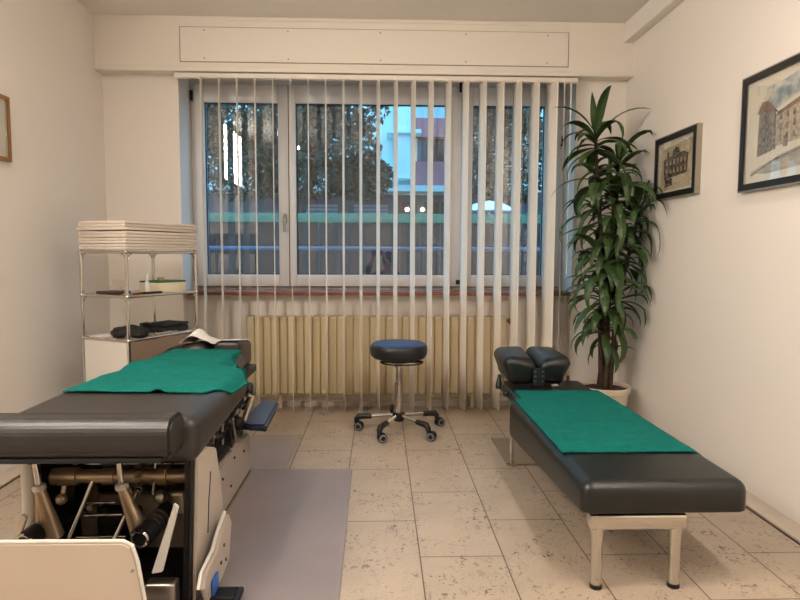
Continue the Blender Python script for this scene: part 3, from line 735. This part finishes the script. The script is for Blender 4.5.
def rosette(p, n, Lr, W, els, dr):
    global nleaf
    a0 = random.uniform(0, 6.28)
    for i in range(n):
        az = a0 + i * 2.399 + random.uniform(-.25, .25)
        f = i / max(1, n - 1)
        el = els[0] + (els[1] - els[0]) * f + random.uniform(-.15, .15)
        L = random.uniform(*Lr)
        # shorter towards the walls, so leaves do not pile up against them
        if abs(math.cos(az)) > .35: L *= .86
        if math.sin(az) > .35: L *= .85
        leaf(fo, V(p) + V((0, 0, -.11 * (1 - f))), az, el, L, W * random.uniform(.85, 1.15), random.uniform(*dr), random.uniform(-.5, .5)); nleaf += 1
for pts, n in zip(tops, (22, 22, 20, 20, 20, 14)):
    rosette(pts[-1], n, (.26, .48), .056, (-.3, 1.2), (1.3, 3.4))
for ci, ti, n in ((0, 12, 12), (0, 10, 12), (0, 8, 10), (1, 11, 12), (1, 9, 10), (2, 11, 10), (3, 11, 11), (4, 11, 10), (4, 8, 8), (2, 8, 7), (3, 8, 8), (5, 10, 7)):
    rosette(tops[ci][ti], n, (.26, .47), .055, (-.4, .8), (1.2, 3.2))
leaf(fo, tops[0][-1], rad(200), 1.50, .26, .062, .25)
leaf(fo, tops[2][-1], rad(-50), .9, .42, .052, 2.4); leaf(fo, tops[2][-1], rad(-60), .5, .44, .052, 2.2)
leaf(fo, tops[5][6], rad(-40), .6, .22, .045, 1.6); leaf(fo, tops[3][6], rad(215), .6, .28, .048, 1.9)
obj('foliage', fo, 'leaf', pl, 0)

# ------------------------------------------------------------------ pictures
def noise_ink(name, paper_c, ink_c, sc, lo, hi, second=None, st=(1, 1, 1)):
    m, t, p, new = nt(name); L = t.links.new
    tc = new('ShaderNodeTexCoord'); mp = new('ShaderNodeMapping'); mp.inputs['Scale'].default_value = st
    L(tc.outputs['Object'], mp.inputs['Vector'])
    n = new('ShaderNodeTexNoise'); n.inputs['Scale'].default_value = sc; n.inputs['Detail'].default_value = 6; n.inputs['Roughness'].default_value = .65
    L(mp.outputs[0], n.inputs['Vector'])
    r = new('ShaderNodeMapRange'); r.inputs['From Min'].default_value = lo; r.inputs['From Max'].default_value = hi
    L(n.outputs['Fac'], r.inputs['Value'])
    mx = new('ShaderNodeMix'); mx.data_type = 'RGBA'
    mx.inputs['A'].default_value = lin(paper_c); mx.inputs['B'].default_value = lin(ink_c)
    L(r.outputs[0], mx.inputs['Factor']); L(mx.outputs['Result'], p.inputs['Base Color'])
    p.inputs['Roughness'].default_value = .9
    return m
cream_paper = (.88, .83, .74)
def picture(y0, y1, z0, z1, bw, label, wall_x=XR, dirx=-1, front='frame_black', side='frame_silver', d=.030):
    r = thing('framed_picture', (wall_x, (y0 + y1) / 2, z0), label, 'picture')
    a, b = (wall_x + dirx * d, wall_x)
    x_lo, x_hi = min(a, b), max(a, b)
    o = MB()
    o.box((x_lo, x_hi), (y0, y0 + .008), (z0, z1)); o.box((x_lo, x_hi), (y1 - .008, y1), (z0, z1))
    o.box((x_lo, x_hi), (y0 + .008, y1 - .008), (z0, z0 + .008)); o.box((x_lo, x_hi), (y0 + .008, y1 - .008), (z1 - .008, z1))
    obj('frame', o, side, r, 0)
    f = MB(); xf = wall_x + dirx * (d - .004); xg = wall_x + dirx * d * 1.02
    fx = (min(xf, xg), max(xf, xg))
    q0, q1, w0, w1 = y0 + .006, y1 - .006, z0 + .006, z1 - .006
    f.box(fx, (q0, q0 + bw), (w0, w1)); f.box(fx, (q1 - bw, q1), (w0, w1)); f.box(fx, (q0 + bw, q1 - bw), (w0, w0 + bw)); f.box(fx, (q0 + bw, q1 - bw), (w1 - bw, w1))
    obj('frame_front', f, front, r, 0)
    xp = wall_x + dirx * (d - .012)
    obj('sheet', MB().box((min(xp, xp - dirx * .004), max(xp, xp - dirx * .004)), (y0 + .009, y1 - .009), (z0 + .009, z1 - .009)), mat('print_paper', cream_paper, .9), r, 0)
    xgl = wall_x + dirx * (d - .006)
    obj('glass', MB().box((min(xgl, xgl + .0015), max(xgl, xgl + .0015)), (y0 + .009, y1 - .009), (z0 + .009, z1 - .009)), 'picglass', r, 0)
    return r, xp
def art(r, x, polys, m, name='drawing', e=.0006):
    """flat shapes printed on the sheet: polygons in (y, z)"""
    o = MB()
    for pg in polys: o.prism([(x, y, z) for y, z in pg], (-e, 0, 0))
    return obj(name, o, m, r, 0)
# small etching
r, x = picture(3.16, 3.645, 1.408, 1.772, .030, 'small black-framed etching of an old building beside the plant')
ink = noise_ink('etching_ink', (.55, .48, .39), (.13, .11, .09), 75, .38, .62)
inkL = noise_ink('etching_ink_light', (.80, .72, .60), (.42, .36, .29), 40, .4, .65)
yc = lambda t_: 3.555 - t_ * .30            # t runs left to right as seen from the room
zc = lambda t_: 1.47 + t_ * .235
art(r, x, [[(yc(-.08), zc(-.05)), (yc(1.1), zc(-.05)), (yc(1.12), zc(1.05)), (yc(-.05), zc(.95))]], noise_ink('etching_wash', (.83, .76, .64), (.70, .62, .50), 14, .4, .7), 'wash', .0003)
art(r, x, [[(yc(.05), zc(.22)), (yc(.95), zc(.28)), (yc(.97), zc(.72)), (yc(.80), zc(.80)), (yc(.55), zc(.78)), (yc(.50), zc(.74)), (yc(.30), zc(.76)), (yc(.03), zc(.70))]], ink, 'drawing', .0006)
art(r, x, [[(yc(.16), zc(.70)), (yc(.24), zc(.70)), (yc(.22), zc(.90)), (yc(.19), zc(1.0)), (yc(.17), zc(.88))], [(yc(.36), zc(.75)), (yc(.66), zc(.76)), (yc(.62), zc(.90)), (yc(.50), zc(.95)), (yc(.40), zc(.88))], [(yc(.10), zc(.02)), (yc(.40), zc(.05)), (yc(.38), zc(.22)), (yc(.10), zc(.22))]], ink, 'drawing', .0009)
art(r, x, [[(yc(a), zc(b)), (yc(a + .06), zc(b + .003)), (yc(a + .06), zc(b + .12)), (yc(a), zc(b + .12))] for a in (.14, .28, .42, .56, .70, .84) for b in (.34, .54)], inkL, 'drawing_windows', .0010)
# large watercolour
r, x = picture(2.02, 2.775, 1.372, 1.885, .028, 'large framed watercolour of a town street on the right wall')
Y0 = 2.735
wy = lambda t_: Y0 - t_ * .69; wz = lambda t_: 1.41 + t_ * .445
stone = noise_ink('stone_wash', (.84, .76, .64), (.52, .44, .35), 60, .35, .7)
grey = noise_ink('grey_wash', (.64, .60, .54), (.27, .26, .25), 70, .35, .65)
sky = noise_ink('sky_wash', cream_paper, (.50, .56, .58), 9, .42, .62)
roof = noise_ink('roof_wash', (.58, .46, .37), (.40, .31, .25), 26, .4, .65)
road = noise_ink('road_wash', (.76, .70, .60), (.52, .49, .45), 14, .4, .7, st=(1, .4, 2))
art(r, x, [[(wy(.08), wz(.66)), (wy(.2), wz(.62)), (wy(.45), wz(.72)), (wy(.8), wz(.82)), (wy(.97), wz(.80)), (wy(.97), wz(.97)), (wy(.6), wz(.96)), (wy(.35), wz(.90)), (wy(.15), wz(.88))]], sky, 'painted_sky', .0003)
art(r, x, [[(wy(.04), wz(.10)), (wy(.35), wz(.22)), (wy(.7), wz(.30)), (wy(.97), wz(.33)), (wy(.97), wz(.12)), (wy(.6), wz(.08)), (wy(.2), wz(.06))]], road, 'painted_road', .0003)
art(r, x, [[(wy(.28), wz(.30)), (wy(.97), wz(.34)), (wy(.97), wz(.76)), (wy(.62), wz(.68)), (wy(.28), wz(.58))]], stone, 'painted_houses', .0006)
art(r, x, [[(wy(.28), wz(.58)), (wy(.62), wz(.68)), (wy(.97), wz(.76)), (wy(.97), wz(.82)), (wy(.62), wz(.74)), (wy(.30), wz(.62))], [(wy(.10), wz(.66)), (wy(.30), wz(.62)), (wy(.20), wz(.76)), (wy(.14), wz(.76))]], roof, 'painted_roof', .0009)
art(r, x, [[(wy(.11), wz(.24)), (wy(.29), wz(.28)), (wy(.28), wz(.64)), (wy(.12), wz(.66))], [(wy(.36), wz(.28)), (wy(.40), wz(.28)), (wy(.40), wz(.38)), (wy(.36), wz(.38))]] +
    [[(wy(a), wz(.66 + a * .1)), (wy(a + .04), wz(.66 + a * .1)), (wy(a + .03), wz(.80 + a * .06)), (wy(a + .01), wz(.80 + a * .06))] for a in (.52, .74, .9)], grey, 'painted_tower', .0010)
art(r, x, [[(wy(a), wz(b + a * .11)), (wy(a + .022), wz(b + a * .113)), (wy(a + .022), wz(b + .055 + a * .113)), (wy(a), wz(b + .055 + a * .11))] for a in (.32, .38, .44, .50, .56, .62, .68, .74, .80, .86, .92) for b in (.30, .40, .50)], grey, 'painted_windows', .0012)
art(r, x, [[(wy(.05), wz(.08)), (wy(.30), wz(.19)), (wy(.6), wz(.26)), (wy(.97), wz(.29)), (wy(.97), wz(.277)), (wy(.6), wz(.247)), (wy(.30), wz(.175)), (wy(.06), wz(.062))]], grey, 'painted_kerb', .0012)
# picture on the left wall, mostly out of frame
r, x = picture(2.66, 3.105, 1.53, 1.845, .012, 'gold-framed picture at the left edge on the left wall', XL, 1, 'frame_gold', 'frame_gold', .022)

# ------------------------------------------------------------------ lamps of the room
def ceiling_lamp(x, y0, y1, w, label):
    c = thing('ceiling_lamp', (x, (y0 + y1) / 2, ZC), label, 'lamp')
    obj('housing', MB().box((x - w / 2 - .012, x + w / 2 + .012), (y0 - .02, y1 + .02), (ZC - .045, ZC - .001), .006, 2), 'white', c)
    obj('diffuser', MB().box((x - w / 2, x + w / 2), (y0, y1), (ZC - .070, ZC - .040), .012, 3), 'lamp', c)
ceiling_lamp(-1.215, .20, 1.50, .16, 'long narrow white ceiling lamp over the left table')
ceiling_lamp(1.04, .0, 1.55, .155, 'long narrow white ceiling lamp over the right-hand side of the room')
lb = thing('wall_lamp', (XL + .003, 1.37, 1.94), 'white illuminated panel lamp on the left wall near the viewer', 'lamp')
obj('housing', MB().box((XL + .003, XL + .05), (.93, 1.82), (1.92, 2.58), .006, 2), 'white', lb)
obj('diffuser', MB().box((XL + .0505, XL + .055), (.95, 1.80), (1.94, 2.56)), 'lightbox', lb)

# ------------------------------------------------------------------ the person taking the picture (seen mirrored in the panes)
def skin(name, J, E_, m, parent, root=0):
    me = bpy.data.meshes.new(name); b = wloc(parent)
    me.from_pydata([tuple(V(p) - b) for p, r in J], E_, []); me.materials.append(m)
    o = bpy.data.objects.new(name, me); COL.objects.link(o); o.parent = parent
    md = o.modifiers.new('skin', 'SKIN'); md.use_smooth_shade = True
    for v, (p, r) in zip(me.skin_vertices[0].data, J): v.radius = (r, r) if not isinstance(r, tuple) else r; v.use_root = False
    me.skin_vertices[0].data[root].use_root = True
    q = o.modifiers.new('smooth', 'SUBSURF'); q.levels = 1; q.render_levels = 2
    return o
ps = thing('person', (.10, -.42, 0), 'person in dark brown sweater kneeling and holding up a phone, mirrored in the window', 'person')
SK = mat('skin', (.72, .52, .42), .55); SWM = mat('brown_sweater', (.10, .075, .065), .9); TR = mat('dark_trousers', (.10, .10, .12), .9)
spine = [((.10, -.44, .26), .115), ((.10, -.44, .42), .115), ((.105, -.41, .60), .125), ((.11, -.39, .745), .08), ((.12, -.365, .83), .05), ((.13, -.34, .90), .062), ((.13, -.33, .98), .085), ((.13, -.335, 1.04), .06)]
armL = [((-.07, -.40, .735), .052), ((-.22, -.26, .70), .043), ((-.15, -.13, .92), .033), ((-.10, -.07, 1.01), .024)]
armR = [((.29, -.40, .735), .052), ((.36, -.22, .60), .043), ((.20, -.13, .86), .033), ((.07, -.07, 1.00), .024)]
legL = [((.02, -.42, .23), .085), ((-.02, -.08, .085), .058), ((.0, -.42, .075), .045), ((.0, -.56, .045), .035)]
legR = [((.19, -.42, .23), .085), ((.24, -.08, .085), .058), ((.22, -.42, .075), .045), ((.22, -.56, .045), .035)]
J = spine + armL + armR + legL + legR
E_ = [(i, i + 1) for i in range(7)] + [(3, 8), (8, 9), (9, 10), (10, 11), (3, 12), (12, 13), (13, 14), (14, 15), (0, 16), (16, 17), (17, 18), (18, 19), (0, 20), (20, 21), (21, 22), (22, 23)]
for wrist, tips, dx_ in ((11, [(-.13, 1.07), (-.125, 1.09), (-.12, 1.105), (-.11, 1.115)], 1), (15, [(.045, 1.07), (.055, 1.085), (.055, 1.10), (.05, 1.112)], -1)):
    w0 = V(J[wrist][0]); palm = len(J); J.append((tuple(w0 + V((-.012 * dx_, .012, .035))), .024)); E_.append((wrist, palm))
    for k, (fx, fz) in enumerate(tips):
        a = len(J); J.append((((w0.x + fx) / 2 - .012 * dx_, w0.y - .002 + .004 * k, (w0.z + fz) / 2 + .03), .0085)); J.append(((fx + .02 * dx_, -.020, fz), .0075))
        E_ += [(palm, a), (a, a + 1)]
    a = len(J); J.append((tuple(w0 + V((.025 * dx_, .0, .03))), .010)); J.append((tuple(w0 + V((.035 * dx_, .022, .05))), .0085)); E_ += [(palm, a), (a, a + 1)]
body = skin('body', J, E_, SK, ps)
up_ = [(p, (r + .014)) for p, r in spine[:4]] + [(p, r + .012) for p, r in armL[:3]] + [(p, r + .012) for p, r in armR[:3]]
skin('sweater', up_, [(0, 1), (1, 2), (2, 3), (3, 4), (4, 5), (5, 6), (3, 7), (7, 8), (8, 9)], SWM, ps)
lo_ = [(spine[0][0], .128)] + [(p, r + .01) for p, r in legL[:3]] + [(p, r + .01) for p, r in legR[:3]]
skin('trousers', lo_, [(0, 1), (1, 2), (2, 3), (0, 4), (4, 5), (5, 6)], TR, ps)
HR = mat('dark_hair', (.07, .055, .05), .7)
obj('hair', MB().ball((.13, -.335, 1.01), .104, (.95, 1.0, 1.0)).ball((.13, -.385, .94), .085, (1, .8, 1.2)), HR, ps)
for x in (.10, .16):
    obj('eye', MB().ball((x, -.254, .985), .011), mat('eye_white', (.8, .8, .8), .3), ps)
obj('nose', MB().ball((.13, -.247, .96), .014, (.8, 1, 1.4)), SK, ps); obj('mouth', MB().ball((.13, -.262, .925), .018, (1.2, .5, .35)), mat('lips', (.6, .32, .28), .5), ps)
ph = thing('phone', (-.04, -.034, 1.06), 'black phone held up by the kneeling person mirrored in the window', 'phone')
obj('body', MB().box((-.125, .04), (-.036, -.027), (1.055, 1.13), .004, 2), 'black', ph)
obj('lens', MB().tube((0, -.027, 1.09), (0, -.024, 1.09), .008, n=16), 'seal', ph)

# ------------------------------------------------------------------ outside
gr = struct('ground', MB().box((-25, 25), (4.7, 45), (-.5, -.4)), mat('asphalt', (.30, .29, .28), .9, var=.15, vscale=3))
fc = thing('garden_fence', (0, 9, -.4), 'dark brown wooden fence outside with green fabric edge on top', 'fence')
fb_ = MB()
for i in range(60):
    x = -9 + .3 * i
    fb_.box((x, x + .285), (9.0, 9.03), (-.4, 1.53))
obj('boards', fb_, mat('fence_wood', (.22, .13, .09), .85, var=.25, vscale=3, stretch=(4, 1, .4)), fc, 0)
obj('fabric_edge', MB().box((-9, 9), (8.97, 9.04), (1.53, 1.665), .01, 2), mat('green_fabric', (.27, .40, .30), .8, var=.08), fc)
rl = thing('street_railing', (0, 6, -.4), 'thin pale metal railing running across outside the window', 'railing')
obj('top_rail', MB().tube((-6, 6, 1.13), (6, 6, 1.13), .022, n=10), mat('rail_paint', (.30, .32, .39), .4), rl)
for x in (-5, -3.3, 3.3, 5): obj('post', MB().tube((x, 6, -.4), (x, 6, 1.13), .018, n=10), mat('rail_paint_2', (.35, .42, .5), .4), rl)
bd = thing('apartment_building', (0, 14, -.4), 'pale apartment building with pink spandrels and shop front across the street', 'building')
K = 14 / 12.
render = mat('facade_render', (.74, .87, .86), .8, var=.03)
pink = mat('spandrel_pink', (.66, .42, .44), .8)
obj('wall', MB().box((-12, 12), (14.2, 20), (-.4, 12)), render, bd, 0)
obj('bay', MB().box((.30, .72), (13.6, 14.25), (2.75, 12)).box((1.62, 2.6), (13.6, 14.25), (2.75, 12)), render, bd, 0)
for z in (2.55, 3.72, 6.2, 8.7):
    obj('spandrel', MB().box((.72, 1.62), (13.95, 14.22), (z, z + (.62 if z < 3 else .42))), pink, bd, 0)
for z in (2.72, 4.1, 6.6):
    w_ = obj('window', ring(MB(), .80, 1.52, z + .42, z + 1.05, (.05, .05, .05, .05), 14.1, 14.22, 0), 'white', bd, 0)
    obj('mullion', MB().box((1.13, 1.18), (14.1, 14.2), (z + .42, z + 1.05)), 'white', w_)
    obj('pane', MB().box((.84, 1.48), (14.16, 14.19), (z + .44, z + 1.03)), mat('far_glass', (.12, .16, .2), .15), w_)
obj('ledge', MB().box((.15, .9), (13.5, 14.2), (3.72, 3.80)).box((-12, 12), (13.2, 14.3), (2.42, 2.55)), render, bd, 0)
for x in (-9, -6.6, -4.6, -2.4, 4.2, 6.6, 9):
    for z in (3.2, 5.8, 8.4):
        w_ = obj('window', ring(MB(), x, x + 1.1, z, z + 1.4, (.07, .07, .07, .07), 14.1, 14.22, 0), 'white', bd, 0)
        obj('pane', MB().box((x + .05, x + 1.05), (14.15, 14.18), (z + .05, z + 1.35)), mat('far_glass', (.12, .16, .2), .15), w_)
obj('shop_front', MB().box((-12, 12), (14.05, 14.2), (-.4, 2.42)), mat('shop_dark', (.36, .38, .40), .5), bd, 0)
ls = mat('louvre', (.58, .64, .68), .6)
for x in (-1.75, -.6):
    lo_ = MB()
    for k in range(7): lo_.box((x, x + .78), (13.98, 14.04), (1.62 + k * .085, 1.68 + k * .085))
    obj('louvre', lo_, ls, bd, 0)
sgn = mat('shop_interior', (.28, .20, .16), .6)
for x in (.50, 1.0, 1.4): obj('shop_window', MB().box((x, x + .34), (13.99, 14.05), (1.70, 2.25)), sgn, bd, 0)
gl_ = emit('shop_lamp_glow', (1, .85, .6), 14)
for x in (.615, .965): obj('shop_lamp', MB().ball((x, 13.9, 2.08), .045), gl_, bd)
# trees
random.seed(3)
def tree(loc, trunk, blobs, n, label, lsz=.06):
    t_ = thing('street_tree', loc, label, 'tree')
    tk = MB()
    for pts, rr in trunk: tk.path(pts, rr, 10)
    obj('trunk', tk, mat('tree_bark', (.22, .19, .16), .9, var=.2, vscale=8), t_)
    f = MB()
    for (cx, cy, cz, rx, ry, rz), k in blobs:
        for _ in range(int(n * k)):
            while True:
                q = V((random.uniform(-1, 1), random.uniform(-1, 1), random.uniform(-1, 1)))
                if q.length < 1: break
            c = V((cx + q.x * rx, cy + q.y * ry, cz + q.z * rz))
            a = V((random.gauss(0, 1), random.gauss(0, 1), random.gauss(0, 1))).normalized(); b = a.orthogonal().normalized(); b.rotate(Matrix.Rotation(random.uniform(0, 6.28), 3, a))
            s_ = lsz * random.uniform(.6, 1.3); e = a.cross(b)
            f.quads([(c - b * s_, c - e * s_ * .5, c + b * s_, c + e * s_ * .5)])
    obj('foliage', f, mat('tree_leaf', (.17, .18, .10), .7, var=.4, vscale=3), t_, 0)
tree((-1.6, 11.2, -.4), [([(-1.55, 11.2, -.4), (-1.6, 11.2, .8), (-1.5, 11.2, 1.7), (-1.2, 11.2, 2.6), (-1.0, 11.2, 3.4)], [.13, .11, .10, .07, .03]), ([(-1.5, 11.2, 1.6), (-2.1, 11.1, 2.3), (-2.7, 11, 3.0)], [.07, .05, .02])],
     [((-1.3, 11.2, 2.95, 1.35, .8, .9), 1.0), ((-.35, 11.2, 2.45, .62, .5, .42), .35), ((-2.5, 11.2, 2.7, .9, .7, .7), .45), ((-2.7, 11.3, 3.5, 1.0, .7, .7), .55), ((-.75, 11.2, 3.9, 1.0, .8, .8), .5)], 5200, 'dark leafy street tree outside the middle and left panes')
tree((2.3, 11.6, -.4), [([(2.35, 11.6, -.4), (2.3, 11.6, 1.2), (2.2, 11.6, 2.6)], [.12, .10, .05])],
     [((2.3, 11.6, 3.0, 1.0, .7, 1.1), 1.0), ((2.2, 11.6, 4.1, 1.0, .7, .9), .5)], 5200, 'dark leafy street tree outside the right-hand pane')
pa = thing('parasol', (2.0, 10.2, -.4), 'pale open parasol outside behind the fence on the right', 'parasol')
obj('canopy', MB().lathe([(.02, 1.97), (.25, 1.92), (.5, 1.80), (.5, 1.78), (.25, 1.895), (.02, 1.95)], (1.83, 10.2, 0), 8), mat('parasol_cloth', (.86, .90, .92), .8), pa, 0)
obj('pole', MB().tube((1.83, 10.2, -.4), (1.83, 10.2, 1.96), .02, n=10), 'steel', pa)

# ------------------------------------------------------------------ light from outside, camera
wd = bpy.data.worlds.new('dusk'); SC.world = wd; wd.use_nodes = True
bg = wd.node_tree.nodes['Background']; bg.inputs['Color'].default_value = (.27, .62, 1, 1); bg.inputs['Strength'].default_value = 4.2

cam = bpy.data.cameras.new('camera'); co = bpy.data.objects.new('camera', cam); COL.objects.link(co)
F = 605.; pitch = math.atan(47 / F); yaw = math.atan(20 / F); roll = .004
fw = V((math.sin(yaw) * math.cos(pitch), math.cos(yaw) * math.cos(pitch), -math.sin(pitch)))
rt = V((math.cos(yaw), -math.sin(yaw), 0)); up = rt.cross(fw)
rt, up = rt * math.cos(roll) + up * math.sin(roll), up * math.cos(roll) - rt * math.sin(roll)
mw = Matrix((rt, up, -fw)).transposed().to_4x4(); mw.translation = (0, 0, 1.09)
co.matrix_world = mw
cam.sensor_width = 36; cam.lens = F / 800 * 36; cam.clip_start = .02
SC.camera = co
vs = SC.view_settings
vs.view_transform = 'Standard'; vs.look = 'None'; vs.gamma = 1; vs.use_curve_mapping = False; vs.exposure = 0
SC.cycles.use_denoising = True
SC.cycles.max_bounces = 8; SC.cycles.transparent_max_bounces = 16; SC.cycles.sample_clamp_indirect = 6
